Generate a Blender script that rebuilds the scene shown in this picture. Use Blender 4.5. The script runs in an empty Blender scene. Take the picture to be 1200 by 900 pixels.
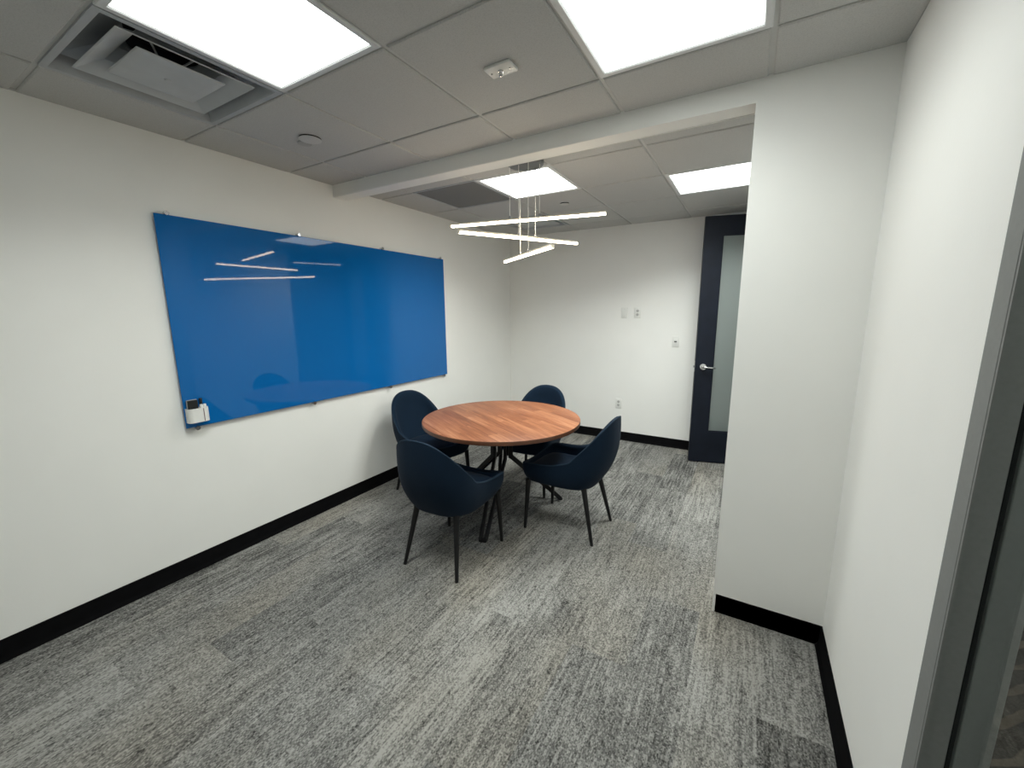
import bpy, bmesh, math, random
from mathutils import Vector, Matrix, Euler

random.seed(7)
SC = bpy.context.scene
COL = SC.collection
PI = math.pi

# ------------------------------------------------------------------ helpers
def link(o, parent=None):
    COL.objects.link(o)
    if parent is not None:
        o.parent = parent
    return o

def obj(name, bm, mat, parent=None, smooth=False, loc=None, rot=None):
    me = bpy.data.meshes.new(name)
    bmesh.ops.recalc_face_normals(bm, faces=bm.faces[:])
    bm.to_mesh(me)
    bm.free()
    if smooth:
        for p in me.polygons:
            p.use_smooth = True
        try:
            me.set_sharp_from_angle(angle=math.radians(40 if smooth is True else smooth))
        except Exception:
            pass
    mats = mat if isinstance(mat, (list, tuple)) else [mat]
    for m in mats:
        me.materials.append(m)
    o = bpy.data.objects.new(name, me)
    link(o, parent)
    if loc is not None:
        o.location = loc
    if rot is not None:
        o.rotation_euler = rot
    return o

def empty(name, loc=(0, 0, 0), rot=(0, 0, 0)):
    o = bpy.data.objects.new(name, None)
    o.empty_display_size = .1
    link(o)
    o.location = loc
    o.rotation_euler = rot
    return o

def tag(o, label=None, cat=None, group=None, kind=None):
    if label: o['label'] = label
    if cat: o['category'] = cat
    if group: o['group'] = group
    if kind: o['kind'] = kind
    return o

def struct(o, label, cat):
    return tag(o, label, cat, None, 'structure')

def add_box(bm, lo, hi, bevel=0, segs=2, mi=0, M=None):
    lo = Vector(lo); hi = Vector(hi)
    b = bmesh.new()
    r = bmesh.ops.create_cube(b, size=1)
    for v in b.verts:
        v.co = Vector([(lo[i] + hi[i]) / 2 + v.co[i] * (hi[i] - lo[i]) for i in range(3)])
    if bevel:
        bmesh.ops.bevel(b, geom=b.edges[:] + b.verts[:], offset=bevel, segments=segs, affect='EDGES', profile=.5)
    merge(bm, b, M, mi)

def merge(bm, b, M=None, mi=0):
    vm = {}
    for v in b.verts:
        vm[v] = bm.verts.new(M @ v.co if M else v.co)
    for f in b.faces:
        try:
            nf = bm.faces.new([vm[v] for v in f.verts])
            nf.material_index = mi
        except ValueError:
            pass
    b.free()

def add_tube(bm, pts, rad, n=10, closed=False, mi=0, cap=True):
    """round tube through pts; rad a number or list"""
    pts = [Vector(p) for p in pts]
    N = len(pts)
    rads = rad if isinstance(rad, (list, tuple)) else [rad] * N
    rings = []
    ref = None
    for i, p in enumerate(pts):
        if closed:
            d = pts[(i + 1) % N] - pts[i - 1]
        else:
            d = pts[min(i + 1, N - 1)] - pts[max(i - 1, 0)]
        d.normalize()
        if ref is None:
            ref = Vector((0, 0, 1)) if abs(d.z) < .9 else Vector((1, 0, 0))
        a = (ref - d * ref.dot(d)).normalized()
        ref = a
        c = d.cross(a)
        rings.append([bm.verts.new(p + (a * math.cos(2 * PI * k / n) + c * math.sin(2 * PI * k / n)) * rads[i]) for k in range(n)])
    for i in range(N if closed else N - 1):
        A, B = rings[i], rings[(i + 1) % N]
        for k in range(n):
            f = bm.faces.new((A[k], A[(k + 1) % n], B[(k + 1) % n], B[k]))
            f.material_index = mi
    if cap and not closed:
        bm.faces.new(rings[0][::-1]).material_index = mi
        bm.faces.new(rings[-1]).material_index = mi

def add_lathe(bm, prof, n=48, M=None, mi=0):
    """prof: list of (r, z); revolve about z"""
    b = bmesh.new()
    rings = []
    for r, z in prof:
        if r < 1e-6:
            rings.append([b.verts.new((0, 0, z))])
        else:
            rings.append([b.verts.new((r * math.cos(2 * PI * k / n), r * math.sin(2 * PI * k / n), z)) for k in range(n)])
    for A, B in zip(rings[:-1], rings[1:]):
        for k in range(n):
            k2 = (k + 1) % n
            if len(A) == 1 and len(B) == 1: continue
            if len(A) == 1: b.faces.new((A[0], B[k], B[k2]))
            elif len(B) == 1: b.faces.new((A[k], A[k2], B[0]))
            else: b.faces.new((A[k], A[k2], B[k2], B[k]))
    merge(bm, b, M, mi)

def add_prism(bm, poly, z0, z1, mi=0, M=None):
    b = bmesh.new()
    A = [b.verts.new((x, y, z0)) for x, y in poly]
    B = [b.verts.new((x, y, z1)) for x, y in poly]
    n = len(poly)
    b.faces.new(A[::-1]); b.faces.new(B)
    for k in range(n):
        b.faces.new((A[k], A[(k + 1) % n], B[(k + 1) % n], B[k]))
    merge(bm, b, M, mi)

def add_bar(bm, a, b_, w, h, up=(0, 0, 1), mi=0):
    """rectangular bar from a to b_: w across, h along 'up'"""
    a = Vector(a); b_ = Vector(b_)
    d = (b_ - a); L = d.length; d.normalize()
    u = Vector(up); u = (u - d * u.dot(d))
    if u.length < 1e-4:
        u = Vector((1, 0, 0)); u = u - d * u.dot(d)
    u.normalize()
    s = d.cross(u)
    M = Matrix((s, d, u)).transposed().to_4x4()
    M.translation = a
    add_box(bm, (-w / 2, 0, -h / 2), (w / 2, L, h / 2), bevel=min(w, h) * .12, segs=1, M=M, mi=mi)

# ------------------------------------------------------------------ materials
class NT:
    def __init__(s, name):
        m = bpy.data.materials.new(name); m.use_nodes = True
        s.m = m; s.t = m.node_tree; s.n = s.t.nodes
        s.b = s.n['Principled BSDF']; s.out = s.n['Material Output']
    def new(s, typ, **kw):
        x = s.n.new(typ)
        for k, v in kw.items():
            if k in ('operation', 'blend_type', 'data_type', 'noise_dimensions', 'feature', 'distance', 'interpolation', 'wave_type', 'bands_direction'):
                setattr(x, k, v)
        return x
    def L(s, a, b): s.t.links.new(a, b)
    def val(s, sock, v):
        if hasattr(v, 'is_output') or isinstance(v, bpy.types.NodeSocket): s.L(v, sock)
        else: sock.default_value = v
    def math(s, op, a, b=None, c=None):
        x = s.new('ShaderNodeMath', operation=op)
        s.val(x.inputs[0], a)
        if b is not None: s.val(x.inputs[1], b)
        if c is not None: s.val(x.inputs[2], c)
        return x.outputs[0]
    def coord(s): 
        return s.new('ShaderNodeTexCoord').outputs['Object']
    def geo(s):
        return s.new('ShaderNodeNewGeometry').outputs['Position']
    def mapv(s, v, scale=(1, 1, 1), loc=(0, 0, 0), rot=(0, 0, 0)):
        x = s.new('ShaderNodeMapping'); s.L(v, x.inputs[0])
        x.inputs['Scale'].default_value = scale; x.inputs['Location'].default_value = loc; x.inputs['Rotation'].default_value = rot
        return x.outputs[0]
    def noise(s, v, scale=5, detail=4, rough=.5, dist=0):
        x = s.new('ShaderNodeTexNoise'); s.L(v, x.inputs['Vector'])
        x.inputs['Scale'].default_value = scale; x.inputs['Detail'].default_value = detail
        x.inputs['Roughness'].default_value = rough; x.inputs['Distortion'].default_value = dist
        return x.outputs['Fac']
    def ramp(s, fac, stops):
        x = s.new('ShaderNodeValToRGB'); s.L(fac, x.inputs[0])
        e = x.color_ramp.elements
        e[0].position, e[0].color = stops[0][0], (*stops[0][1], 1)
        e[1].position, e[1].color = stops[-1][0], (*stops[-1][1], 1)
        for p, c in stops[1:-1]:
            k = e.new(p); k.color = (*c, 1)
        return x.outputs[0]
    def mix(s, fac, a, b, mode='MIX'):
        x = s.new('ShaderNodeMix', data_type='RGBA', blend_type=mode)
        s.val(x.inputs[0], fac)
        for i, c in ((6, a), (7, b)):
            if isinstance(c, tuple): x.inputs[i].default_value = (*c, 1)
            else: s.L(c, x.inputs[i])
        return x.outputs[2]
    def bump(s, h, strength=.2, dist=.001):
        x = s.new('ShaderNodeBump'); s.L(h, x.inputs['Height'])
        x.inputs['Strength'].default_value = strength; x.inputs['Distance'].default_value = dist
        s.L(x.outputs[0], s.b.inputs['Normal'])

def mat_basic(name, col, rough=.6, metal=0, var=.06, nscale=60, bump=0, spec=None, coat=0, bscale=None):
    s = NT(name)
    c = s.coord()
    n = s.noise(c, nscale, 3)
    lo = tuple(max(0, x * (1 - var)) for x in col); hi = tuple(min(1, x * (1 + var)) for x in col)
    s.L(s.ramp(n, [(.3, lo), (.7, hi)]), s.b.inputs['Base Color'])
    s.b.inputs['Roughness'].default_value = rough
    s.b.inputs['Metallic'].default_value = metal
    if spec is not None: s.b.inputs['Specular IOR Level'].default_value = spec
    if coat:
        s.b.inputs['Coat Weight'].default_value = coat
        s.b.inputs['Coat Roughness'].default_value = .02
    if bump:
        s.bump(s.noise(c, bscale or nscale, 4), bump, .002)
    return s.m

def mat_emit(name, col, strength):
    s = NT(name)
    n = s.noise(s.coord(), 40, 1)
    s.L(s.ramp(n, [(.2, tuple(x * .985 for x in col)), (.8, col)]), s.b.inputs['Emission Color'])
    s.b.inputs['Emission Strength'].default_value = strength
    s.b.inputs['Base Color'].default_value = (.85, .85, .85, 1)
    s.b.inputs['Roughness'].default_value = .5
    return s.m

M = {}
WALLC = (.86, .855, .825)
M['wall'] = mat_basic('painted_drywall', WALLC, .62, var=.012, nscale=3, bump=.12, bscale=140)
M['ceiling'] = NT('acoustic_tile')
s = M['ceiling']; c = s.geo()
n1 = s.noise(c, 220, 5, .7); n2 = s.noise(c, 4, 2)
s.L(s.mix(.35, s.ramp(n1, [(.35, (.44, .44, .43)), (.55, (.56, .56, .545))]), s.ramp(n2, [(.3, (.52, .52, .505)), (.7, (.55, .55, .535))])), s.b.inputs['Base Color'])
s.b.inputs['Roughness'].default_value = .92
s.b.inputs['Specular IOR Level'].default_value = .15
s.bump(n1, .25, .002)
M['ceiling'] = s.m
M['tbar'] = mat_basic('white_steel_grid', (.56, .56, .545), .5, var=.02)
M['baseboard'] = mat_basic('black_rubber_base', (.0035, .0035, .004), .8, var=.2, nscale=20, spec=.06)
M['white_plastic'] = mat_basic('white_plastic', (.78, .78, .75), .35, var=.02)
M['white_metal'] = mat_basic('white_enamel', (.70, .71, .71), .4, var=.02)
M['vent_plate'] = mat_basic('vent_enamel', (.50, .52, .53), .5, var=.05, nscale=9)
M['sprinkler'] = mat_basic('sprinkler_enamel', (.55, .55, .535), .5, var=.02)
M['grey_metal'] = mat_basic('grey_enamel', (.40, .42, .44), .45, var=.05, nscale=12)
M['dark_void'] = mat_basic('dark_duct', (.015, .017, .025), .7)
M['alu'] = mat_basic('grey_aluminium', (.20, .205, .20), .5, metal=.0, var=.04, nscale=90)
M['gasket'] = mat_basic('black_gasket', (.006, .007, .009), .6)
M['chrome'] = mat_basic('brushed_chrome', (.62, .62, .63), .22, metal=1, var=.03)
M['shaded_chrome'] = mat_basic('shaded_chrome', (.32, .32, .33), .18, metal=1, var=.03)  # chrome darkened so the lower standoffs look unlit; shade painted into the colour
M['steel'] = mat_basic('satin_steel', (.30, .31, .32), .38, metal=1, var=.03)
M['blackmetal'] = mat_basic('black_powder_coat', (.008, .008, .009), .45, var=.1, nscale=200, spec=.35)
M['navy_door'] = mat_basic('navy_painted_wood', (.0075, .0105, .0185), .5, var=.15, nscale=8, spec=.2)
M['return_ring'] = mat_basic('grey_sprinkler_cap', (.38, .38, .37), .5, var=.02)
s = NT('perforated_grey_panel'); c = s.geo()
v = s.new('ShaderNodeTexVoronoi'); s.L(c, v.inputs['Vector']); v.inputs['Scale'].default_value = 110; v.inputs['Randomness'].default_value = 0
s.L(s.ramp(v.outputs['Distance'], [(.30, (.04, .04, .04)), (.42, (.20, .198, .195))]), s.b.inputs['Base Color'])
s.b.inputs['Roughness'].default_value = .7
M['return'] = s.m

# carpet: 25 cm x 1 m planks along y
def carpet(name, x0, dark, mid, light, warm):
    s = NT(name); c = s.geo()
    sep = s.new('ShaderNodeSeparateXYZ'); s.L(c, sep.inputs[0])
    X, Y = sep.outputs[0], sep.outputs[1]
    ix = s.math('FLOOR', s.math('DIVIDE', s.math('SUBTRACT', X, x0), .25))
    wn = s.new('ShaderNodeTexWhiteNoise'); wn.noise_dimensions = '1D'; s.L(ix, wn.inputs['W'])
    iy = s.math('FLOOR', s.math('ADD', Y, s.math('MULTIPLY', wn.outputs['Value'], 3.7)))
    cm = s.new('ShaderNodeCombineXYZ'); s.L(ix, cm.inputs[0]); s.L(iy, cm.inputs[1])
    w2 = s.new('ShaderNodeTexWhiteNoise'); w2.noise_dimensions = '2D'; s.L(cm.outputs[0], w2.inputs['Vector'])
    off = s.new('ShaderNodeVectorMath'); off.operation = 'MULTIPLY_ADD'
    s.L(w2.outputs['Color'], off.inputs[0]); off.inputs[1].default_value = (.6, .6, 0); s.L(c, off.inputs[2])
    P = off.outputs[0]
    n_str = s.noise(s.mapv(P, (78, 3.6, 1)), 1, 5, .62)          # thread streaks
    n_blot = s.noise(s.mapv(P, (13, 2.6, 1)), 1, 4, .6, .3)      # worn patches
    n_mid = s.noise(s.mapv(P, (95, 45, 1)), 1, 4, .7)
    n_warm = s.noise(s.mapv(c, (1.5, .8, 1)), 1, 2, .5)
    n_cl = s.noise(s.mapv(P, (34, 17, 1)), 1, 5, .78)
    clus = s.math('MULTIPLY', s.math('MAXIMUM', s.math('SUBTRACT', n_cl, .53), 0), -2.6)   # dark flecked clusters
    # every yarn loop is a light or a dark one
    lx = s.math('FLOOR', s.math('DIVIDE', X, .0048)); ly = s.math('FLOOR', s.math('DIVIDE', Y, .0062))
    lc = s.new('ShaderNodeCombineXYZ'); s.L(lx, lc.inputs[0]); s.L(ly, lc.inputs[1])
    w3 = s.new('ShaderNodeTexWhiteNoise'); w3.noise_dimensions = '2D'; s.L(lc.outputs[0], w3.inputs['Vector'])
    n_sp = w3.outputs['Value']
    a = s.math('MULTIPLY', s.math('SUBTRACT', n_str, .5), 1.15)
    b = s.math('MULTIPLY', s.math('SUBTRACT', n_blot, .5), .72)
    d = s.math('MULTIPLY', s.math('SUBTRACT', n_sp, .5), .50)
    e = s.math('MULTIPLY', s.math('SUBTRACT', n_mid, .5), .75)
    r = s.math('MULTIPLY', s.math('SUBTRACT', w2.outputs["Value"], .5), .32)
    sc_ = s.new('ShaderNodeSeparateColor'); s.L(w2.outputs['Color'], sc_.inputs[0])
    amp = s.math('MULTIPLY_ADD', sc_.outputs[1], 1.0, .55)       # some planks are plainer than others
    tot = s.math('ADD', s.math('ADD', s.math('MULTIPLY', s.math('ADD', a, b), amp), s.math('ADD', d, e)), s.math('ADD', s.math("ADD", r, clus), .585))
    col = s.ramp(tot, [(.06, dark), (.46, mid), (.95, light)])
    wcol = s.mix(s.math('MULTIPLY', s.math('MULTIPLY', s.math('SUBTRACT', n_warm, .42), 4), s.math('GREATER_THAN', w2.outputs['Value'], .45)), (1, 1, 1), warm)
    s.L(s.mix(1, col, wcol, 'MULTIPLY'), s.b.inputs['Base Color'])
    s.b.inputs['Roughness'].default_value = .95
    s.b.inputs['Specular IOR Level'].default_value = .1
    s.bump(s.math('ADD', s.math('MULTIPLY', n_sp, .4), n_mid), .4, .004)
    return s.m
M['carpet'] = carpet('grey_plank_carpet', .211, (.033, .033, .031), (.134, .132, .125), (.315, .311, .292), (1.0, .955, .885))

s = NT('brown_hall_carpet'); c = s.geo()
w = s.new('ShaderNodeTexWave'); s.L(s.mapv(c, (1, 1, 1), rot=(0, 0, .9)), w.inputs['Vector'])
w.inputs['Scale'].default_value = 3.2; w.inputs['Distortion'].default_value = 3.5; w.inputs['Detail'].default_value = 2
nn = s.noise(c, 160, 3)
s.L(s.mix(nn, s.ramp(w.outputs['Fac'], [(.72, (.035, .03, .024)), (.86, (.22, .17, .12))]), s.ramp(w.outputs['Fac'], [(.74, (.055, .048, .038)), (.9, (.15, .12, .085))])), s.b.inputs['Base Color'])
s.b.inputs['Roughness'].default_value = .95
s.bump(nn, .5, .004)
M['hall_carpet'] = s.m

# walnut laminate, grain along x
s = NT('walnut_laminate'); c = s.coord()
sep = s.new('ShaderNodeSeparateXYZ'); s.L(c, sep.inputs[0])
iy = s.math('FLOOR', s.math('DIVIDE', sep.outputs[1], .078))
wn = s.new('ShaderNodeTexWhiteNoise'); wn.noise_dimensions = '1D'; s.L(iy, wn.inputs['W'])
ix = s.math('FLOOR', s.math('ADD', s.math('DIVIDE', sep.outputs[0], .80), s.math('MULTIPLY', wn.outputs['Value'], 5.3)))
pc = s.new('ShaderNodeCombineXYZ'); s.L(ix, pc.inputs[0]); s.L(iy, pc.inputs[1])
w2 = s.new('ShaderNodeTexWhiteNoise'); w2.noise_dimensions = '2D'; s.L(pc.outputs[0], w2.inputs['Vector'])
off = s.new('ShaderNodeVectorMath'); off.operation = 'MULTIPLY_ADD'; s.L(w2.outputs['Color'], off.inputs[0]); off.inputs[1].default_value = (3, .3, 0); s.L(c, off.inputs[2])
g1 = s.noise(s.mapv(off.outputs[0], (1.7, 26, 1)), 1, 4, .6, 1.1)
g2 = s.noise(s.mapv(off.outputs[0], (8, 170, 1)), 1, 3, .6, .2)
tone = s.math('ADD', s.math('MULTIPLY', g1, .62), s.math('ADD', s.math('MULTIPLY', g2, .38), s.math('MULTIPLY', s.math('SUBTRACT', w2.outputs['Value'], .5), .20)))
s.L(s.ramp(tone, [(.28, (.135, .040, .017)), (.45, (.240, .086, .038)), (.58, (.330, .133, .062)), (.74, (.47, .225, .120))]), s.b.inputs['Base Color'])
s.b.inputs['Roughness'].default_value = .45
s.b.inputs['Specular IOR Level'].default_value = .3
M['walnut'] = s.m

M['walnut_shaded'] = mat_basic('walnut_shaded_rim', (.115, .046, .024), .45, var=.15, nscale=14)  # walnut darkened for the tabletop rim: its weaker light is painted in

def fabric(name, a, b):
    s = NT(name); c = s.coord()
    n = s.noise(c, 420, 3, .7); n2 = s.noise(c, 9, 3)
    s.L(s.mix(s.math('MULTIPLY', n2, .5), s.ramp(n, [(.3, a), (.7, b)]), tuple(x * .8 for x in a)), s.b.inputs['Base Color'])
    s.b.inputs['Roughness'].default_value = .85
    s.b.inputs['Specular IOR Level'].default_value = .14
    s.b.inputs['Sheen Weight'].default_value = .03
    s.bump(n, .25, .001)
    return s.m
M['navy'] = fabric('navy_upholstery', (.0022, .0090, .021), (.0058, .0195, .041))
M['piping'] = fabric('navy_piping', (.010, .022, .040), (.020, .042, .070))

s = NT('blue_back_painted_glass'); c = s.coord()
n = s.noise(c, 1.5, 2)
s.L(s.ramp(n, [(.3, (.004, .122, .385)), (.7, (.005, .128, .40))]), s.b.inputs['Base Color'])
s.b.inputs['Roughness'].default_value = .03
s.b.inputs['Specular IOR Level'].default_value = .30
M['blue'] = s.m

def glass_clear(name, tint, refl=1.0):
    s = NT(name)
    tr = s.new('ShaderNodeBsdfTransparent'); gl = s.new('ShaderNodeBsdfGlossy'); gl.inputs['Roughness'].default_value = .02
    n = s.noise(s.coord(), 2, 1)
    s.L(s.ramp(n, [(0, tint), (1, tuple(x * .98 for x in tint))]), tr.inputs['Color'])
    fr = s.new('ShaderNodeFresnel'); fr.inputs['IOR'].default_value = 1.45
    mx = s.new('ShaderNodeMixShader')
    bf = s.new('ShaderNodeNewGeometry').outputs['Backfacing']
    s.L(s.math('MULTIPLY', fr.outputs[0], s.math('MULTIPLY', s.math('SUBTRACT', 1.0, bf), refl)), mx.inputs[0]); s.L(tr.outputs[0], mx.inputs[1]); s.L(gl.outputs[0], mx.inputs[2])
    s.L(mx.outputs[0], s.out.inputs['Surface'])
    return s.m
M['glass'] = glass_clear('clear_window_glass', (.93, .96, .95))

s = NT('frosted_door_glass')
n = s.noise(s.coord(), 300, 2)
tl = s.new('ShaderNodeBsdfTranslucent'); df = s.new('ShaderNodeBsdfDiffuse'); gl = s.new('ShaderNodeBsdfGlossy')
rf = s.new('ShaderNodeBsdfRefraction'); rf.inputs['Roughness'].default_value = .35; rf.inputs['IOR'].default_value = 1.02; rf.inputs['Color'].default_value = (.56, .62, .60, 1)
s.L(s.ramp(n, [(.3, (.27, .31, .30)), (.7, (.29, .33, .32))]), df.inputs['Color'])
gl.inputs['Roughness'].default_value = .12
m1 = s.new('ShaderNodeMixShader'); m1.inputs[0].default_value = .45; s.L(df.outputs[0], m1.inputs[1]); s.L(rf.outputs[0], m1.inputs[2])
m2 = s.new('ShaderNodeMixShader'); m2.inputs[0].default_value = .06; s.L(m1.outputs[0], m2.inputs[1]); s.L(gl.outputs[0], m2.inputs[2])
s.L(m2.outputs[0], s.out.inputs['Surface'])
M['frost'] = s.m

PANEL = 6.5          # glow of the acrylic itself; the lamp behind it is an area light with a limited beam
BEAM_W = (14.5, 5.6, 19.0, 24.0)
BEAM_SPREAD = 138
M['panel'] = mat_emit('led_panel_diffuser', (.95, 1.0, .97), PANEL)
M['bar'] = mat_emit('warm_led_diffuser', (1.0, .86, .64), 23.0)
M['hall_light'] = mat_emit('hall_led_strip', (.97, 1.0, .97), 14.0)
M['added_hall_panel'] = mat_emit('added_hall_panel_glow', (.97, 1.0, .97), 16.0)  # glow of the added corridor panel
M['bar_body'] = mat_basic('champagne_aluminium', (.72, .66, .55), .35, metal=.3, var=.03)
M['wire'] = mat_basic('white_cable', (.90, .88, .84), .4)
M['canopy'] = mat_basic('brushed_canopy', (.17, .175, .18), .4, metal=.5, var=.05)
M['black_felt'] = mat_basic('black_eraser_felt', (.012, .013, .012), .9, var=.3, nscale=300)
M['grey_plastic'] = mat_basic('grey_plastic', (.30, .31, .32), .5)
M['black_plastic'] = mat_basic('black_plastic', (.012, .012, .013), .35)
M['red_plastic'] = mat_basic('maroon_plastic', (.10, .02, .035), .4)
M['slot'] = mat_basic('outlet_slots', (.10, .10, .10), .5)
M['recept'] = mat_basic('receptacle_plastic', (.52, .52, .50), .35, var=.02)

# ------------------------------------------------------------------ dimensions (metres)
H = 2.498
XR = 3.219           # right wall
YF = 4.783           # far wall
YB = -1.10           # wall behind the camera
YC, YC2 = 2.151, 2.270   # stub partition and header
XC = 2.763           # free end of the stub partition
HB = 2.412           # underside of the header
GX = [.365 + .6096 * i for i in range(5)]     # ceiling grid lines, x
T = .6096
ROWF = [1.811 - T * k for k in range(5)]      # front grid lines, y
ROWB = [2.615 + T * k for k in range(4)]      # back grid lines, y
XH = 5.30            # far side of the corridor

# ------------------------------------------------------------------ floor
bm = bmesh.new(); add_box(bm, (-.12, YB - .1, -.08), (XR + .05, YF + .12, 0))
struct(obj('floor', bm, M['carpet']), 'grey streaked plank carpet floor of the meeting room', 'floor')
bm = bmesh.new(); add_box(bm, (XR + .05, YB - .1, -.08), (XH + .1, 8.0, 0))
struct(obj('floor_hallway', bm, M['hall_carpet']), 'dark brown patterned carpet of the corridor beyond the glass', 'floor')

# ------------------------------------------------------------------ walls
bm = bmesh.new(); add_box(bm, (-.12, YB - .1, 0), (0, YF + .12, 2.75))
struct(obj('wall_left', bm, M['wall']), 'long white wall that carries the blue glass board', 'wall')
bm = bmesh.new(); add_box(bm, (0, YF, 0), (XR + .1, YF + .12, 2.75))
struct(obj('wall_far', bm, M['wall']), 'white end wall with outlets and a light switch', 'wall')
bm = bmesh.new(); add_box(bm, (0, YB - .1, 0), (XR + .1, YB, 2.75))
struct(obj('wall_back', bm, M['wall']), 'white wall behind the camera', 'wall')
# right wall: from the glazed opening to the doorway and on to the end wall
bm = bmesh.new()
D0, D1, DH = 3.74, 4.700, 2.43     # doorway
add_box(bm, (XR, 1.15, 0), (XR + .10, D0 - .045, 2.75))
add_box(bm, (XR, D0 - .045, DH + .045), (XR + .10, D1 + .045, 2.75))
add_box(bm, (XR, D1 + .045, 0), (XR + .10, YF, 2.75))
add_box(bm, (XR, YB, 2.46), (XR + .10, 1.15, 2.75))
struct(obj('wall_right', bm, M['wall']), 'white right hand wall beside the grey glazed frame', 'wall')
# stub partition + shallow header (one continuous plastered piece)
bm = bmesh.new()
prof = [(0, HB), (XC, HB), (XC, 0), (XR, 0), (XR, 2.75), (0, 2.75)]
A = [bm.verts.new((x, YC, z)) for x, z in prof]; B = [bm.verts.new((x, YC2, z)) for x, z in prof]
bm.faces.new(A); bm.faces.new(B[::-1])
for k in range(6): bm.faces.new((A[k], A[(k + 1) % 6], B[(k + 1) % 6], B[k]))
ed = [e for e in bm.edges if (e.verts[0].co - e.verts[1].co).length > .2 and all(abs(v.co.z - HB) < 1e-4 for v in e.verts) or all(abs(v.co.x - XC) < 1e-4 for v in e.verts) and abs(e.verts[0].co.y - e.verts[1].co.y) < 1e-4]
bmesh.ops.bevel(bm, geom=ed, offset=.004, segments=2, affect='EDGES')
struct(obj('wall_partition', bm, M['wall']), 'white stub partition with a shallow header across the ceiling', 'wall')
# corridor shell
bm = bmesh.new(); add_box(bm, (XH, YB - .1, 0), (XH + .1, 8.0, 2.75)); add_box(bm, (XR + .1, 7.9, 0), (XH, 8.0, 2.75)); add_box(bm, (XR + .1, YB - .1, 0), (XH, YB, 2.75)); add_box(bm, (XR, YF + .12, 0), (XR + .1, 8.0, 2.75))
struct(obj('wall_hallway', bm, M['wall']), 'white corridor wall beyond the glass', 'wall')
bm = bmesh.new(); add_box(bm, (XR + .1, YB, 2.62), (XH, 7.9, 2.75))
struct(obj('ceiling_hallway', bm, M['ceiling']), 'white corridor ceiling beyond the glass', 'ceiling')

# ------------------------------------------------------------------ ceiling: tegular tiles in a steel grid
LIGHTS = [(1, 1, 'f'), (3, 0, 'f'), (1, 0, 'b'), (3, 1, 'b')]
bm = bmesh.new()
skip = {('f', 0, 1), ('f', 1, 1), ('f', 3, 0), ('b', 0, 0), ('b', 1, 0), ('b', 3, 1), ('b', 0, 2)}
XS = [0.0] + GX + [XR]
YSF = [YB] + sorted(ROWF) + [YC]
YSB = [YC2] + ROWB + [YF]
def cell(i, j, side):
    """grid cell i (from GX[i]) and j rows: front rows count back from ROWF, back rows forward from ROWB"""
    x0, x1 = GX[i], GX[i] + T
    if side == 'f': return x0, x1, ROWF[j + 1], ROWF[j]
    return x0, x1, ROWB[j], ROWB[j] + T
skipc = [cell(a[1], a[2], a[0]) for a in skip]
def is_skip(xm, ym):
    return any(c[0] < xm < c[1] and c[2] < ym < c[3] for c in skipc)
g = .009
for YS in (YSF, YSB):
    for x0, x1 in zip(XS[:-1], XS[1:]):
        for y0, y1 in zip(YS[:-1], YS[1:]):
            if is_skip((x0 + x1) / 2, (y0 + y1) / 2): continue
            a0 = x0 if x0 == 0 else x0 + g; a1 = x1 if x1 == XR else x1 - g
            b0 = y0 if y0 in (YB, YC2) else y0 + g; b1 = y1 if y1 in (YC, YF) else y1 - g
            if b1 - b0 < .01: continue
            b = bmesh.new()
            zt, zf, ch = H + .02, H - .0015, .005
            lo = [b.verts.new(p) for p in ((a0 + ch, b0 + ch, zf), (a1 - ch, b0 + ch, zf), (a1 - ch, b1 - ch, zf), (a0 + ch, b1 - ch, zf))]
            hi = [b.verts.new(p) for p in ((a0, b0, zf + .004), (a1, b0, zf + .004), (a1, b1, zf + .004), (a0, b1, zf + .004))]
            tp = [b.verts.new(p) for p in ((a0, b0, zt), (a1, b0, zt), (a1, b1, zt), (a0, b1, zt))]
            b.faces.new(lo)
            for k in range(4):
                k2 = (k + 1) % 4
                b.faces.new((lo[k], hi[k], hi[k2], lo[k2])); b.faces.new((hi[k], tp[k], tp[k2], hi[k2]))
            b.faces.new(tp[::-1])
            merge(bm, b, None, 0)
# grid bars
zt0, zt1 = H + .0065, H + .03
for YS in (YSF, YSB):
    for x in GX: add_box(bm, (x - .012, YS[0], zt0), (x + .012, YS[-1], zt1), mi=1)
    for y in YS[1:-1]: add_box(bm, (0, y - .012, zt0 + .0004), (XR, y + .012, zt1), mi=1)
    # wall angle
    add_box(bm, (0, YS[0], H + .001), (.016, YS[-1], H + .006), mi=1)
    add_box(bm, (XR - .016, YS[0], H + .001), (XR, YS[-1], H + .006), mi=1)
add_box(bm, (0, YF - .016, H + .001), (XR, YF, H + .006), mi=1)
add_box(bm, (-.1, YB - .1, 2.75), (XR + .1, YF + .1, 2.80), mi=0)
struct(obj('ceiling', bm, [M['ceiling'], M['tbar']]), 'white suspended ceiling of square acoustic tiles in a steel grid', 'ceiling')

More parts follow.
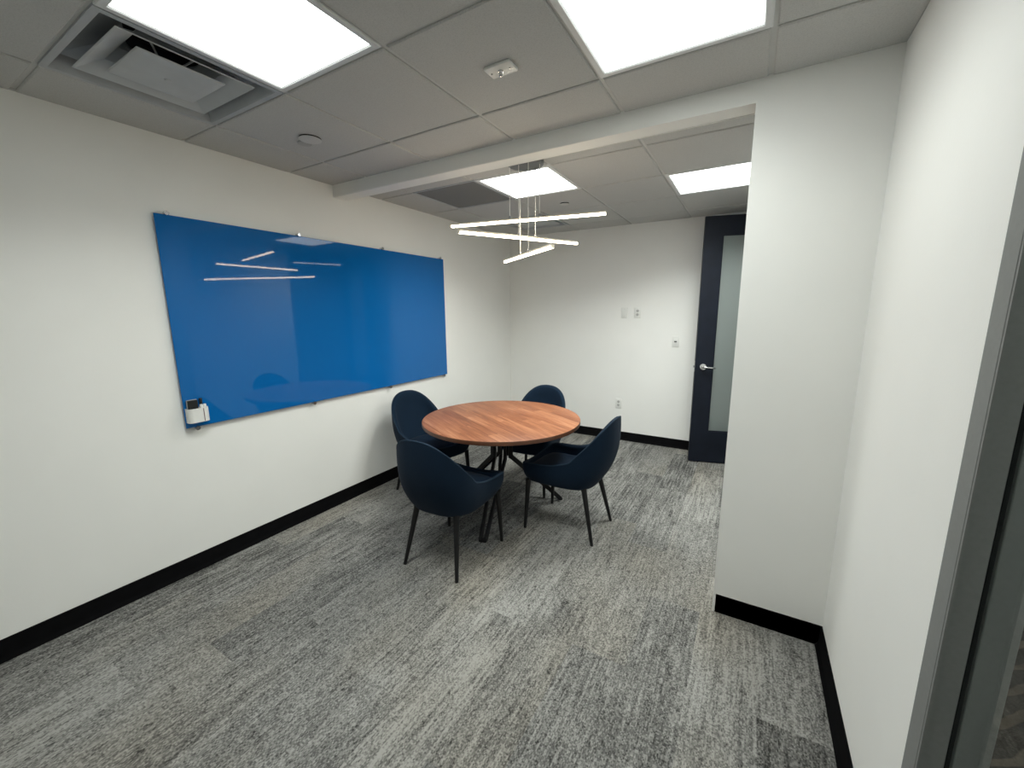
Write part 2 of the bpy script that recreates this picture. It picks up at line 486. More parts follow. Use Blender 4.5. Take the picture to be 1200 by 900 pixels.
# ------------------------------------------------------------------ cove baseboards
def baseboard(name, path, label, closed_round=None):
    """path: list of (x, y); the room lies to the left of the direction of travel"""
    prof = [(0, 0), (.020, 0), (.0185, .004), (.011, .014), (.007, .026), (.006, .098), (.004, .1033), (0, .1033)]
    bm = bmesh.new()
    n = len(path); rings = []
    for i in range(n):
        p = Vector(path[i])
        def nrm(a, b):
            d = (Vector(b) - Vector(a)).normalized(); return Vector((-d.y, d.x))
        if i == 0: m = nrm(path[0], path[1])
        elif i == n - 1: m = nrm(path[-2], path[-1])
        else:
            n1 = nrm(path[i - 1], path[i]); n2 = nrm(path[i], path[i + 1]); m = (n1 + n2).normalized(); m = m / max(.3, m.dot(n1))
        rings.append([bm.verts.new((p.x + m.x * d, p.y + m.y * d, z)) for d, z in prof])
    for A, B in zip(rings[:-1], rings[1:]):
        for k in range(len(prof)):
            bm.faces.new((A[k], A[(k + 1) % len(prof)], B[(k + 1) % len(prof)], B[k]))
    bm.faces.new(rings[0]); bm.faces.new(rings[-1][::-1])
    return struct(obj(name, bm, M['baseboard'], smooth=30), label, 'baseboard')
baseboard('baseboard_left', [(0, YF), (0, YB)], 'black rubber baseboard along the wall under the blue board')
baseboard('baseboard_far', [(XR, YF), (0, YF)], 'black rubber baseboard along the end wall')
r = .012
corner = [(XC + r - r * math.cos(a), YC + r - r * math.sin(a)) for a in [PI / 2 * k / 5 for k in range(6)]]
baseboard('baseboard_partition', [(XR, YC2), (XC + r, YC2), (XC, YC2 - r)] + corner + [(XR, YC)], 'black rubber baseboard wrapping the stub partition')
baseboard('baseboard_right', [(XR, 1.15), (XR, YC)], 'black rubber baseboard between grey frame and stub partition')
baseboard('baseboard_alcove', [(XR, YC2), (XR, D0 - .05)], 'black rubber baseboard behind the stub partition')

# ------------------------------------------------------------------ ceiling lights
def ceiling_light(c, label, watts):
    x0, x1, y0, y1 = c
    e = empty('ceiling_light', ((x0 + x1) / 2, (y0 + y1) / 2, H))
    tag(e, label, 'ceiling light', 'flat square panels in the ceiling grid')
    h = T / 2; a = h - .003; b_ = .273
    bm = bmesh.new()
    rings = []
    for q, z in ((a, .012), (a, .0), (a - .004, -.003), (b_ + .005, -.003), (b_, .002), (b_, .012)):
        rings.append([bm.verts.new((sx * q, sy * q, z)) for sx, sy in ((-1, -1), (1, -1), (1, 1), (-1, 1))])
    for A, B in zip(rings[:-1], rings[1:]):
        for k in range(4): bm.faces.new((A[k], A[(k + 1) % 4], B[(k + 1) % 4], B[k]))
    for k in range(4): bm.faces.new((rings[0][k], rings[0][(k + 1) % 4], rings[-1][(k + 1) % 4], rings[-1][k]))
    obj('frame', bm, M['white_metal'], e)
    bm = bmesh.new(); add_box(bm, (-b_, -b_, .0022), (b_, b_, .010))
    obj('diffuser', bm, M['panel'], e)
    ld = bpy.data.lights.new('led_lamp', 'AREA'); ld.shape = 'SQUARE'; ld.size = 2 * b_ - .01
    ld.energy = watts; ld.spread = math.radians(BEAM_SPREAD); ld.color = (.95, 1.0, .965)
    lo = bpy.data.objects.new('led_lamp', ld); link(lo, e); lo.location = (0, 0, .0005)
    return e
LL = ['lit square ceiling panel next to the louvred air diffuser, in front of the header',
      'lit square ceiling panel over the stub partition, in front of the header',
      'lit square ceiling panel above the hanging bar lamp, beside the dark grey ceiling panel',
      'lit square ceiling panel before the navy door, cut off by the stub partition']
for (i, j, sd), lb, wt in zip(LIGHTS, LL, BEAM_W):
    ceiling_light(cell(i, j, sd), lb, wt)

# ------------------------------------------------------------------ air diffusers
def square_rings(bm, spec, mi=0, closed=False):
    rings = []
    for q, z in spec:
        rings.append([bm.verts.new((sx * q, sy * q, z)) for sx, sy in ((-1, -1), (1, -1), (1, 1), (-1, 1))])
    for A, B in zip(rings[:-1], rings[1:]):
        for k in range(4):
            bm.faces.new((A[k], A[(k + 1) % 4], B[(k + 1) % 4], B[k])).material_index = mi
    return rings
def air_diffuser(c, label):
    x0, x1, y0, y1 = c
    e = empty('air_diffuser', ((x0 + x1) / 2, (y0 + y1) / 2, H))
    tag(e, label, 'air vent', 'square louvred air diffusers in the ceiling')
    h = T / 2 - .003
    bm = bmesh.new()
    R = square_rings(bm, [(h, .014), (h, -.002), (h - .022, -.002), (h - .026, .004), (.255, .052), (.15, .105), (.13, .16)])
    bm.faces.new(R[-1])
    obj('housing', bm, M['grey_metal'], e)
    bm = bmesh.new()      # the opening of the duct
    add_lathe(bm, [(.118, .108), (.118, .158), (0, .158)], 32)
    obj('duct_collar', bm, M['dark_void'], e, smooth=True)
    bm = bmesh.new()      # middle louvre: a skirt that rises inwards
    square_rings(bm, [(.222, .004), (.226, .007), (.150, .052), (.115, .098), (.112, .096), (.146, .049), (.218, .006), (.222, .004)])
    obj('louvre', bm, M['vent_plate'], e)
    bm = bmesh.new()      # centre plate, slightly domed, on a stem
    R = square_rings(bm, [(.146, .008), (.144, .003), (.110, -.001), (.02, -.002)])
    bm.faces.new(R[-1])
    R2 = square_rings(bm, [(.146, .008), (.110, .014), (.02, .03)]); bm.faces.new(R2[-1])
    obj('centre_plate', bm, M['vent_plate'], e)
    bm = bmesh.new(); add_lathe(bm, [(0, -.006), (.010, -.006), (.013, -.003), (.013, .0)], 20)
    obj('screw_cap', bm, M['vent_plate'], e, smooth=True)
    bm = bmesh.new()
    for k in range(4):
        a = PI / 4 + k * PI / 2
        add_bar(bm, (.02 * math.cos(a), .02 * math.sin(a), .03), (.13 * math.cos(a), .13 * math.sin(a), .10), .006, .006)
    obj('bracket', bm, M['grey_metal'], e)
    return e
air_diffuser(cell(0, 1, 'f'), 'large stepped square air diffuser near the blue board, beside a lit panel')
air_diffuser(cell(0, 2, 'b'), 'stepped square air diffuser close to the end wall, seen behind the hanging lamp')

# dark return grille
x0, x1, y0, y1 = cell(0, 0, 'b')
e = empty('return_grille', ((x0 + x1) / 2, (y0 + y1) / 2, H))
tag(e, 'dark grey perforated square ceiling panel beside the lit panel over the table', 'air vent')
h = T / 2 - .003
bm = bmesh.new(); square_rings(bm, [(h, .014), (h, -.001), (h - .012, -.001), (h - .013, .004), (h - .013, .014)])
obj('frame', bm, M['grey_metal'], e)
bm = bmesh.new(); add_box(bm, (-h + .0125, -h + .0125, .005), (h - .0125, h - .0125, .009))
obj('panel', bm, M['return'], e)

# sprinkler covers
def sprinkler(x, y, r1, label, deflector=None):
    e = empty('sprinkler_cover', (x, y, H - .0015))
    tag(e, label, 'sprinkler', 'round white sprinkler covers on the ceiling')
    bm = bmesh.new(); add_lathe(bm, [(0, -.010), (r1 * .9, -.010), (r1, -.0085), (r1, -.0065), (r1 * .9, -.006), (0, -.006)], 40)
    obj('escutcheon', bm, M['sprinkler'], e, smooth=True)
    bm = bmesh.new(); add_lathe(bm, [(0, -.006), (r1 * .97, -.006), (r1 * .97, .003)], 40)
    obj('gap_shadow', bm, M['gasket'], e)  # black disc above the cover, painting in its shadow as a dark arc
    if deflector:
        dx, dy, r2 = deflector
        bm = bmesh.new(); add_lathe(bm, [(0, -.0065), (r2 * .9, -.0065), (r2, -.005), (r2, .002)], 32, Matrix.Translation((dx, dy, 0)))
        obj('cap', bm, M['return_ring'], e, smooth=True)
    return e
sprinkler(.640, 1.545, .058, 'round white sprinkler cover in the tile near the header and blue board', (-.085, .022, .038))
sprinkler(1.293, 3.556, .040, 'small round white sprinkler cover in the far tile above the hanging lamp')

# ceiling plate with a coax connector
e = empty('antenna_socket', (1.884, 1.5275, H - .0015))
tag(e, 'small white rectangular plate with a silver connector on the front ceiling', 'wall plate')
bm = bmesh.new(); add_box(bm, (-.0585, -.037, -.012), (.0585, .037, .001), bevel=.004, segs=2)
obj('plate', bm, M['white_plastic'], e, smooth=True)
bm = bmesh.new(); add_lathe(bm, [(0, -.032), (.004, -.032), (.0085, -.030), (.0085, -.018), (.012, -.018), (.012, -.012)], 6)
obj('connector', bm, M['chrome'], e)
for sx in (-1, 1):
    bm = bmesh.new(); add_lathe(bm, [(0, -.0145), (.004, -.014), (.004, -.011)], 12, Matrix.Translation((sx * .042, 0, 0)))
    obj('screw', bm, M['steel'], e)

# ------------------------------------------------------------------ hanging lamp: three straight bars
CX, CY = 1.530, 2.385
lamp = empty('hanging_lamp', (CX, CY, H - .0015))
tag(lamp, 'hanging lamp of three crossed glowing bars on thin cables above the table', 'pendant lamp')
bm = bmesh.new()
add_lathe(bm, [(0, -.056), (.106, -.056), (.112, -.052), (.114, -.046), (.114, 0)], 64)
obj('canopy', bm, M['canopy'], lamp, smooth=True)
BARS = [((1.052, 2.240, 2.110), (2.027, 2.460, 2.117), (.406, .598)),
        ((1.378, 1.891, 1.990), (1.694, 2.853, 2.028), (.445, .588)),
        ((1.177, 2.712, 1.922), (1.892, 2.012, 1.885), (.408, .580))]
org = Vector((CX, CY, H - .0015))
for a, b, ts in BARS:
    a = Vector(a) - org; b = Vector(b) - org
    L = (b - a).length; d = (b - a).normalized()
    side = d.cross(Vector((0, 0, 1))).normalized(); up = side.cross(d)
    Mx = Matrix((d, side, up)).transposed().to_4x4(); Mx.translation = a
    bm = bmesh.new(); add_box(bm, (0, -.009, .002), (L, .009, .012), bevel=.0015, segs=1, M=Mx)
    add_box(bm, (-.001, -.0088, -.009), (.002, .0088, .012), M=Mx); add_box(bm, (L - .002, -.0088, -.009), (L + .001, .0088, .012), M=Mx)
    body = obj('light_bar', bm, M['bar_body'], lamp)
    bm = bmesh.new(); add_box(bm, (.002, -.0088, -.010), (L - .002, .0088, .003), bevel=.0025, segs=2, M=Mx)
    obj('diffuser', bm, M['bar'], body)
    for t in ts:
        p = a.lerp(b, t)
        bm = bmesh.new(); add_tube(bm, [p + Vector((0, 0, .012)), Vector((p.x, p.y, -.056))], .0022, 8)
        wv = obj('suspension_cable', bm, M['wire'], lamp)
        bm = bmesh.new(); add_lathe(bm, [(0, 0), (.007, 0), (.007, .012), (.003, .018), (0, .018)], 14, Matrix.Translation(p + Vector((0, 0, .013))))
        obj('cable_grip', bm, M['steel'], wv, smooth=True)
        bm = bmesh.new(); add_lathe(bm, [(0, -.070), (.003, -.070), (.006, -.0562), (0, -.0562)], 12, Matrix.Translation((p.x, p.y, 0)))
        obj('ceiling_grip', bm, M['steel'], wv, smooth=True)

# ------------------------------------------------------------------ blue glass board
BY0, BY1, BZ0, BZ1 = 1.012, 3.388, .892, 2.083
board = empty('glass_board', (0, (BY0 + BY1) / 2, (BZ0 + BZ1) / 2))
tag(board, 'large blue glass writing board held off the white wall by small metal standoffs', 'writing board')
yc, zc = (BY0 + BY1) / 2, (BZ0 + BZ1) / 2
bm = bmesh.new(); add_box(bm, (.020, BY0 - yc, BZ0 - zc), (.026, BY1 - yc, BZ1 - zc), bevel=.0012, segs=1)
obj('glass_panel', bm, M['blue'], board)
for z, s_ in ((BZ1, 1), (BZ0, -1)):
    for y in (1.066, 1.822, 2.577, 3.336):
        bm = bmesh.new()
        Mx = Matrix.Translation((0, y - yc, z - zc + s_ * .0075)) @ Matrix.Rotation(PI / 2, 4, 'Y')
        add_lathe(bm, [(0, .0006), (.0075, .0006), (.0075, .027), (.0125, .027), (.0125, .036), (.011, .038), (0, .038)], 20, Mx)
        obj('standoff', bm, M['chrome'] if s_ > 0 else M['shaded_chrome'], board, smooth=True)  # bottom row uses the chrome with painted-in shade

# pen holder, eraser and markers on the board
HX0 = .0265
hold = empty('pen_holder', (HX0, 1.070, .925))
tag(hold, 'white curved pen holder stuck on the lower corner of the blue board', 'pen holder')
W, D, HH = .053, .046, .083
def holder_section(off):
    w, d = W - off, D - off
    pts = [(off, -w)]
    for k in range(9):
        a = PI / 2 * k / 8
        pts.append((d - .03 + .03 * math.sin(a) if False else (d - .022) + .022 * math.sin(a), -w + .022 - .022 * math.cos(a)))
    pts += [(x, -y) for x, y in pts[::-1]]
    return pts
bm = bmesh.new()
out = holder_section(0.0); inn = holder_section(.003)
n = len(out)
O0 = [bm.verts.new((x, y, 0)) for x, y in out]; O1 = [bm.verts.new((x, y, HH)) for x, y in out]
I1 = [bm.verts.new((x, y, HH)) for x, y in inn]; I0 = [bm.verts.new((x, y, .003)) for x, y in inn]
for A, B in ((O0, O1), (O1, I1), (I1, I0)):
    for k in range(n): bm.faces.new((A[k], A[(k + 1) % n], B[(k + 1) % n], B[k]))
bm.faces.new(O0[::-1]); bm.faces.new(I0)
obj('cup', bm, M['white_plastic'], hold)
bm = bmesh.new(); add_box(bm, (D - .001, .020, .004), (D + .0012, .0235, HH - .004), bevel=.0005, segs=1)
obj('stripe', bm, M['red_plastic'], hold)
er = empty('board_eraser', (HX0 + .0215, 1.050, .9285), )
tag(er, 'black felt board eraser with a grey back standing in the pen holder', 'eraser')
bm = bmesh.new(); add_box(bm, (-.004, -.024, 0), (.012, .024, .128), bevel=.003); obj('felt', bm, M['black_felt'], er)
bm = bmesh.new(); add_box(bm, (-.0135, -.0265, 0), (-.004, .0265, .131), bevel=.003); obj('back', bm, M['grey_plastic'], er)
def marker(x, y, top, white, label, lean):
    e = empty('marker_pen', (HX0 + x, y, .9285), (0, lean, 0))
    tag(e, label, 'marker', 'marker pens in the holder')
    bm = bmesh.new(); add_lathe(bm, [(0, 0), (.0065, 0), (.0072, .003), (.0072, top - .028), (0, top - .028)], 18)
    obj('barrel', bm, M['white_plastic'] if white else M['black_plastic'], e, smooth=True)
    bm = bmesh.new(); add_lathe(bm, [(.0082, top - .030), (.0082, top - .004), (.0065, top), (0, top)], 18)
    obj('cap', bm, M['black_plastic'] if not white else M['white_plastic'], e, smooth=True)
marker(.012, 1.096, .132, False, 'black capped marker pen behind two white ended pens in the holder', 0)
marker(.030, 1.088, .098, True, 'white ended marker pen between the eraser and the last pen', 0)
marker(.028, 1.1065, .098, True, 'white ended marker pen at the outer end of the holder', 0)

# ------------------------------------------------------------------ wall plates on the end wall
def plate(name, x, z, label, cat, kind):
    e = empty(name, (x, YF, z))
    tag(e, label, cat)
    bm = bmesh.new(); add_box(bm, (-.0365, -.007, -.060), (.0365, 0, .060), bevel=.003, segs=2)
    obj('cover', bm, M['white_plastic'], e, smooth=True)
    if kind == 'outlet':
        for s_ in (1, -1):
            bm = bmesh.new(); add_lathe(bm, [(0, .0095), (.0155, .0095), (.0165, .008), (.0165, .004)], 24, Matrix.Translation((0, 0, s_ * .0205)) @ Matrix.Rotation(PI / 2, 4, 'X'))
            rc = obj('receptacle', bm, M['recept'], e, smooth=True)
            bm = bmesh.new()
            add_box(bm, (-.0075, -.0102, s_ * .0205 - .002), (-.0050, -.009, s_ * .0205 + .008)); add_box(bm, (.0050, -.0102, s_ * .0205 - .001), (.0075, -.009, s_ * .0205 + .007))
            add_box(bm, (-.0025, -.0102, s_ * .0205 - .010), (.0025, -.009, s_ * .0205 - .0055), bevel=.001)
            obj('slots', bm, M['slot'], rc)
    elif kind == 'switch':
        bm = bmesh.new(); add_box(bm, (-.0165, -.0105, -.0335), (.0165, -.005, .0335), bevel=.002)
        obj('rocker', bm, M['white_plastic'], e, smooth=True)
        bm = bmesh.new(); add_box(bm, (-.014, -.0125, -.006), (.014, -.009, .008), bevel=.001)
        obj('sensor_window', bm, M['slot'], e)
    else:
        for s_ in (1, -1):
            bm = bmesh.new(); add_lathe(bm, [(0, .0085), (.003, .008), (.003, .005)], 10, Matrix.Translation((0, 0, s_ * .042)) @ Matrix.Rotation(PI / 2, 4, 'X'))
            obj('screw', bm, M['recept'], e)
    return e
plate('blank_socket_cover', 1.535, 1.527, 'plain white blank cover plate on the end wall, beside a raised outlet', 'wall plate', 'blank')
plate('power_outlet', 1.686, 1.527, 'white power outlet high on the end wall beside the blank plate', 'power outlet', 'outlet')
plate('light_switch', 2.112, 1.211, 'white light switch on the end wall nearest the navy door', 'light switch', 'switch')
plate('power_outlet', 1.508, .450, 'white power outlet low on the end wall above the baseboard', 'power outlet', 'outlet')

# ------------------------------------------------------------------ door (open, hinged on the right wall)
dl = Vector((2.366, 4.398, 0)); dr = Vector((3.247, 4.642, 0))
DW = (dr - dl).length; ang = math.atan2(dr.y - dl.y, dr.x - dl.x)
Z0, Z1 = .010, 2.418
GL, GR, G0, G1 = .160, DW - .160, .332, 2.246
TH = .044
bm = bmesh.new()
add_box(bm, (0, 0, Z0), (GL, TH, Z1)); add_box(bm, (GR, 0, Z0), (DW, TH, Z1))
add_box(bm, (GL, 0, Z0), (GR, TH, G0)); add_box(bm, (GL, 0, G1), (GR, TH, Z1))
# glazing bead
for q in ((GL, GL + .010, G0, G1), (GR - .010, GR, G0, G1), (GL, GR, G0, G0 + .010), (GL, GR, G1 - .010, G1)):
    add_box(bm, (q[0], .006, q[2]), (q[1], TH - .006, q[3]))
door = obj('door_1', bm, M['navy_door'], loc=dl, rot=(0, 0, ang))
struct(door, 'open navy blue door with a tall frosted glass pane and lever handle', 'door')
bm = bmesh.new(); add_box(bm, (GL + .002, .018, G0 + .002), (GR - .002, .026, G1 - .002))
obj('glass_pane', bm, M['frost'], door)
for side in (-1, 1):
    yy = 0 if side < 0 else TH
    Mx = Matrix.Translation((.072, yy, .995)) @ Matrix.Rotation(PI / 2 if side < 0 else -PI / 2, 4, 'X')
    bm = bmesh.new(); add_lathe(bm, [(.033, 0), (.033, .006), (.029, .011), (.014, .013), (.012, .040), (.0, .042)], 32, Mx)
    hd = obj('handle_rose', bm, M['chrome'], door, smooth=True)
    bm = bmesh.new()
    yo = yy + side * .048
    pts = [(.072, yy + side * .030, .995), (.074, yy + side * .043, .995), (.084, yo, .995), (.110, yo, .994), (.145, yo, .992), (.172, yo - side * .002, .990), (.180, yo - side * .006, .990)]
    add_tube(bm, pts, [.010, .0105, .0105, .0095, .0088, .0082, .005], 12)
    obj('lever', bm, M['chrome'], hd, smooth=True)
bm = bmesh.new(); add_box(bm, (-.0015, .010, .94), (.001, .034, 1.05)); add_box(bm, (-.012, .014, .985), (.0, .030, 1.005), bevel=.002)
obj('latch', bm, M['steel'], door)
for z in (.25, 1.2, 2.15):
    bm = bmesh.new(); add_tube(bm, [(DW + .006, TH + .004, z), (DW + .006, TH + .004, z + .11)], .007, 10)
    obj('hinge', bm, M['steel'], door, smooth=True)
# door frame
bm = bmesh.new()
for y0, y1 in ((D0 - .045, D0), (D1, D1 + .045)):
    add_box(bm, (XR - .010, y0, 0), (XR + .11, y1, DH))
add_box(bm, (XR - .010, D0 - .045, DH), (XR + .11, D1 + .045, DH + .045))
struct(obj('trim_1', bm, M['alu']), 'grey metal frame around the doorway behind the stub partition', 'door frame')

# ------------------------------------------------------------------ glazed corridor screen at the right edge
FY = 1.15; FD = .103
win = None
bm = bmesh.new()
fx0, fx1 = XR - .004, XR + FD
gx0, gx1 = XR + .040, XR + .052          # pocket for the glass
jy = 1.090
def jamb(bm, ya, yb, yin):
    """upright: ya..yb outer block, glazing pocket on the yin face"""
    add_box(bm, (fx0, min(ya, yb), 0), (gx0, max(ya, yb), 2.46), bevel=.0015, segs=1)
    add_box(bm, (gx1, min(ya, yb), 0), (fx1, max(ya, yb), 2.46), bevel=.0015, segs=1)
jamb(bm, jy, FY, -1)
jamb(bm, YB, YB + .06, 1)
for z0, z1 in ((0, .06), (2.40, 2.46)):
    add_box(bm, (fx0, YB + .06, z0), (gx0, jy, z1), bevel=.0015, segs=1)
    add_box(bm, (gx1, YB + .06, z0), (fx1, jy, z1), bevel=.0015, segs=1)
# thin reveal bead along the near edge of the frame face
add_box(bm, (fx0 + .001, jy - .006, .06), (fx0 + .005, jy, 2.40))
win = obj('window_1', bm, M['alu'])
struct(win, 'grey aluminium frame of the glazed corridor screen beside the white wall', 'window')
bm = bmesh.new(); add_box(bm, (gx0, jy + .012, 0), (gx1, FY, 2.46)); add_box(bm, (gx0, YB, 0), (gx1, YB + .048, 2.46))
add_box(bm, (gx0, YB + .048, 0), (gx1, jy + .012, .045)); add_box(bm, (gx0, YB + .048, 2.415), (gx1, jy + .012, 2.46))
obj('gasket', bm, M['gasket'], win)
bm = bmesh.new(); add_box(bm, (gx0 + .003, YB + .05, .05), (gx1 - .003, jy + .010, 2.41))
obj('glass_pane', bm, M['glass'], win)

# corridor light seen mirrored in the board
pa, pb = Vector((5.03, 4.45, 2.50)), Vector((4.47, 5.58, 2.50))
e = empty('offscreen_corridor_light', ((pa.x + pb.x) / 2, (pa.y + pb.y) / 2, 2.62), (0, 0, math.atan2(pb.y - pa.y, pb.x - pa.x)))
tag(e, 'long linear ceiling light hanging in the corridor outside', 'ceiling light')
hl = (pb - pa).length / 2
bm = bmesh.new(); add_box(bm, (-hl, -.04, -.12), (hl, .04, -.04), bevel=.004); obj('housing', bm, M['white_metal'], e)
for x0, x1 in ((-hl, -hl * .50), (-hl * .36, hl)):
    bm = bmesh.new(); add_box(bm, (x0 + .005, -.030, -.124), (x1 - .005, .030, -.118)); obj('diffuser', bm, M['hall_light'], e)
for x in (-hl * .7, hl * .7):
    bm = bmesh.new(); add_tube(bm, [(x, 0, -.045), (x, 0, 0)], .003, 8); obj('hanger', bm, M['steel'], e)

e = empty('offscreen_corridor_light', (4.35, -.35, 2.62))  # unseen lamp added to light the glazed frame and the corridor floor
tag(e, 'added square ceiling panel, out of view, that brightens the corridor and glazed screen', 'ceiling light')
bm = bmesh.new(); square_rings(bm, [(.30, 0), (.30, -.012), (.275, -.012), (.275, -.004)]); obj('frame', bm, M['white_metal'], e)
bm = bmesh.new(); add_box(bm, (-.275, -.275, -.008), (.275, .275, -.004)); obj('diffuser', bm, M['added_hall_panel'], e)

# ------------------------------------------------------------------ round table
TX, TY, TR, TZ = 1.215, 2.575, .600, .750
tb = empty('round_table', (TX, TY, 0))
tag(tb, 'round walnut topped table on black splayed metal legs', 'table')
bm = bmesh.new()
add_lathe(bm, [(0, TZ - .030), (TR - .004, TZ - .030), (TR - .001, TZ - .028), (TR, TZ - .025), (TR, TZ - .004), (TR - .001, TZ - .0015), (TR - .004, TZ), (0, TZ)], 128)
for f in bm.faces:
    if f.calc_center_median().xy.length > TR - .003 and max(v.co.z for v in f.verts) < TZ - .0005: f.material_index = 1  # rim faces take the walnut with shade in its colour
obj('tabletop', bm, [M['walnut'], M['walnut_shaded']], tb, smooth=30, rot=(0, 0, math.radians(-28)))
bm = bmesh.new()
add_lathe(bm, [(0, TZ - .036), (.17, TZ - .036), (.17, TZ - .0305), (0, TZ - .0305)], 40)
obj('mounting_plate', bm, M['blackmetal'], tb)
for adeg in (-74, 48, 173):
    a = math.radians(adeg); rad = Vector((math.cos(a), math.sin(a), 0)); tan = Vector((-math.sin(a), math.cos(a), 0))
    bm = bmesh.new()
    zk = .435; bw, bh = .022, .032
    feet = []
    for s_ in (-1, 1):
        topp = rad * .055 + tan * (.042 * s_) + Vector((0, 0, TZ - .034))
        kink = rad * .058 + tan * (.042 * s_) + Vector((0, 0, zk))
        foot = rad * .500 + tan * (.018 * s_) + Vector((0, 0, .012))
        add_bar(bm, topp, kink + Vector((0, 0, -.006)), bw, bh, up=rad)
        add_bar(bm, kink + Vector((0, 0, .008)), foot, bw, bh, up=Vector((0, 0, 1)))
        feet.append(foot)
    add_bar(bm, feet[0] - tan * .010 - Vector((0, 0, .002)), feet[1] + tan * .010 - Vector((0, 0, .002)), .026, .018)
    obj('leg', bm, M['blackmetal'], tb)

# ------------------------------------------------------------------ chairs
# half outlines, index by index from the middle of the back round to the middle of the front
def rim_at(h):
    """half width, depth and height of the inclined back rim; h = 1 at the top of the back, 0 at the arms"""
    return (.2481 * (1 - h ** 2.402) ** (1 / 2.295), -.06 - .2791 * h - .0588 * h * (1 - h), .53 + .3192 * h)
RIMP = [(0, -.3391, .8492)] + [rim_at(h) for h in (.985, .955, .91, .855, .79, .715, .63, .54, .44, .33, .21, .09)] + [
        (.2485, .010, .525), (.253, .080, .515), (.256, .160, .511), (.253, .222, .507), (.236, .258, .499), (.190, .279, .486), (.10, .288, .472), (0, .290, .467)]
def base_at(p):
    a = math.atan2(p[1] - .03, p[0]); c, s_ = abs(math.cos(a)), abs(math.sin(a))
    e = 5.0 if p[1] > .1 else 2.9
    r = (((c / .224) ** e) + ((s_ / .252) ** e)) ** (-1 / e)
    return (r * math.cos(a), .030 + r * math.sin(a))
BASP = [base_at(p) for p in RIMP]
BASP[0] = (0, BASP[0][1]); BASP[-1] = (0, BASP[-1][1])
def cr(p0, p1, p2, p3, t):
    return tuple(.5 * (2 * b + (c - a) * t + (2 * a - 5 * b + 4 * c - d) * t * t + (3 * b - a - 3 * c + d) * t ** 3) for a, b, c, d in zip(p0, p1, p2, p3))
def ring(half, sub=4):
    full = list(half) + [(-p[0],) + tuple(p[1:]) for p in half[-2:0:-1]]
    n = len(full); res = []
    for i in range(n):
        for k in range(sub):
            res.append(Vector(cr(full[i - 1], full[i], full[(i + 1) % n], full[(i + 2) % n], k / sub)))
    return res
RIM = ring(RIMP, 3); BAS = ring([(x, y, .38) for x, y in BASP], 3)
NR = len(RIM)
def loft(bm, rings):
    R = [[bm.verts.new(p) for p in r] for r in rings]
    n = len(R[0])
    for A, B in zip(R[:-1], R[1:]):
        for k in range(n): bm.faces.new((A[k], A[(k + 1) % n], B[(k + 1) % n], B[k]))
    return R
def fan(bm, R, c):
    v = bm.verts.new(c); n = len(R)
    for k in range(n): bm.faces.new((R[k], R[(k + 1) % n], v))
def inward(i, d):
    """rim point moved horizontally inwards by d"""
    t = RIM[(i + 1) % NR] - RIM[i - 1]; t.z = 0; t.normalize()
    nrm = Vector((t.y, -t.x, 0))
    c = Vector((0, 0, 0)) - RIM[i]; c.z = 0
    if nrm.dot(c) < 0: nrm = -nrm
    return RIM[i] + nrm * d
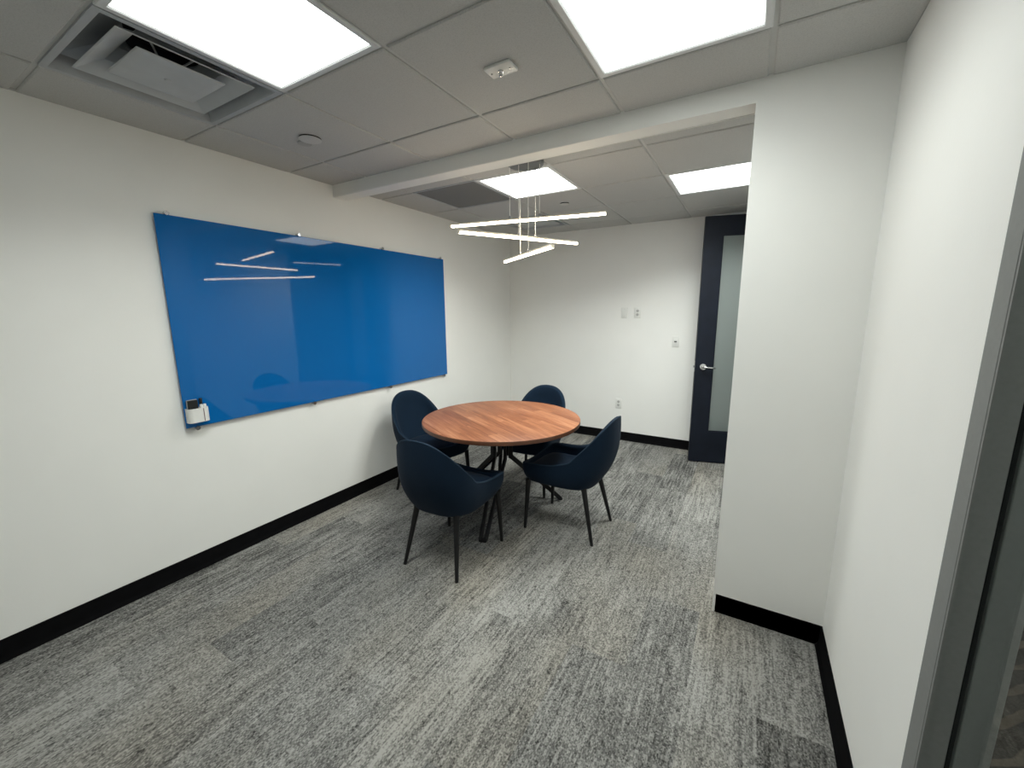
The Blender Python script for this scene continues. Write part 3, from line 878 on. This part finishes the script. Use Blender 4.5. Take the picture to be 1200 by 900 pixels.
def make_chair():
    e = empty('dining_chair')
    bm = bmesh.new()
    rows = [[Vector((p.x * .86, p.y * .84 + .004, .362)) for p in BAS], [Vector((p.x * .965, p.y * .955, .366)) for p in BAS]]
    for t in (0, .06, .13, .22, .32, .43, .55, .67, .79, .90, .965):
        f = 1 - (1 - t) ** 2.9
        row = []
        for b_, r_ in zip(BAS, RIM):
            z = .380 + (r_.z - .380) * t
            bul = .006 * math.sin(PI * min(1, t * 1.0)) * max(0, (r_.z - .5) / .35)
            x = b_.x + (r_.x - b_.x) * f; y = b_.y + (r_.y - b_.y) * f - bul
            row.append(Vector((x, y, z)))
        rows.append(row)
    rows.append([Vector(r_) for r_ in RIM])
    rows.append([inward(i, .012) + Vector((0, 0, .006)) for i in range(NR)])
    rows.append([inward(i, .026) + Vector((0, 0, .001)) for i in range(NR)])
    # inner face down to the seat
    inn = [inward(i, .034) + Vector((0, 0, -.012)) for i in range(NR)]
    seat = [Vector((p.x * .86, (p.y - .02) * .86 + .022, .440)) for p in BAS]
    for t in (0, .15, .32, .5, .68, .84, 1.0):
        g_ = 1 - (1 - t) ** 1.5 if False else t ** 1.7
        rows.append([Vector((a.x + (b_.x - a.x) * g_, a.y + (b_.y - a.y) * g_, a.z + (min(b_.z, a.z - .004) - a.z) * t)) for a, b_ in zip(inn, seat)])
    R = loft(bm, rows)
    fan(bm, R[0], (0, .02, .360)); fan(bm, R[-1], (0, .03, .440))
    obj('seat_shell', bm, M['navy'], e, smooth=60)
    bm = bmesh.new()   # loose cushion
    cs = [(.60, .003), (.82, .0), (.865, .008), (.86, .016), (.81, .024), (.60, .029), (.3, .032)]
    rows = [[Vector((p.x * k, (p.y - .02) * k + .026, .439 + dz)) for p in BAS] for k, dz in cs]
    R = loft(bm, rows); fan(bm, R[0], (0, .03, .442)); fan(bm, R[-1], (0, .03, .472))
    obj('seat_cushion', bm, M['navy'], e, smooth=60)
    bm = bmesh.new()
    add_tube(bm, [inward(i, .004) + Vector((0, 0, .0045)) for i in range(NR)], .0042, 8, closed=True)
    obj('piping', bm, M['piping'], e, smooth=True)
    for sx in (-1, 1):
        for top, foot in (((.146, -.165, .372), (.195, -.250, 0)), ((.203, .232, .374), (.220, .250, 0))):
            bm = bmesh.new()
            p0 = Vector((top[0] * sx, top[1], top[2])); p1 = Vector((foot[0] * sx, foot[1], foot[2]))
            add_tube(bm, [p0, p0.lerp(p1, .06), p1 + Vector((0, 0, .004)), p1], [.0225, .0185, .0108, .0104], 16)
            obj('leg', bm, M['blackmetal'], e, smooth=True)
    return e
chair = make_chair()
GRP = 'navy upholstered chairs around the round table'
POSES = [((1.252, 1.907), 3.0, 'navy upholstered chair with its back to the camera, in front of the table'),
         ((1.770, 2.617), 88.3, 'navy upholstered chair seen from the side, pulled out towards the navy door'),
         ((.501, 2.554), -100.8, 'navy upholstered chair against the wall under the blue board'),
         ((1.197, 3.138), 182.5, 'navy upholstered chair behind the table facing the camera, before the end wall')]
for i, ((x, y), rz, lb) in enumerate(POSES):
    if i == 0: o = chair
    else:
        o = chair.copy(); COL.objects.link(o)
        for ch in chair.children:
            c_ = ch.copy(); COL.objects.link(c_); c_.parent = o
    o.location = (x, y, 0); o.rotation_euler = (0, 0, math.radians(rz))
    tag(o, lb, 'chair', GRP)

# ------------------------------------------------------------------ world, camera, view
w = bpy.data.worlds.new('world'); SC.world = w; w.use_nodes = True
w.node_tree.nodes['Background'].inputs[0].default_value = (.5, .52, .55, 1)
w.node_tree.nodes['Background'].inputs[1].default_value = .05

yaw, pit, rol = [math.radians(v) for v in (30.3702, 10.1379, -.4185)]
fw = Vector((-math.sin(yaw) * math.cos(pit), math.cos(yaw) * math.cos(pit), -math.sin(pit)))
rr = Vector((math.cos(yaw), math.sin(yaw), 0)); uu = rr.cross(fw)
R2 = rr * math.cos(rol) + uu * math.sin(rol); U2 = -rr * math.sin(rol) + uu * math.cos(rol)
cam = bpy.data.cameras.new('camera'); co = bpy.data.objects.new('camera', cam); link(co)
mw = Matrix((R2, U2, -fw)).transposed().to_4x4(); mw.translation = (2.8198, 0, 1.552)
co.matrix_world = mw
cam.sensor_width = 36; cam.sensor_fit = 'HORIZONTAL'; cam.lens = 475.665 / 1200 * 36; cam.clip_start = .02
SC.camera = co
SC.view_settings.view_transform = 'Standard'; SC.view_settings.look = 'None'
SC.view_settings.gamma = 1; SC.view_settings.use_curve_mapping = False
SC.view_settings.exposure = 0.0
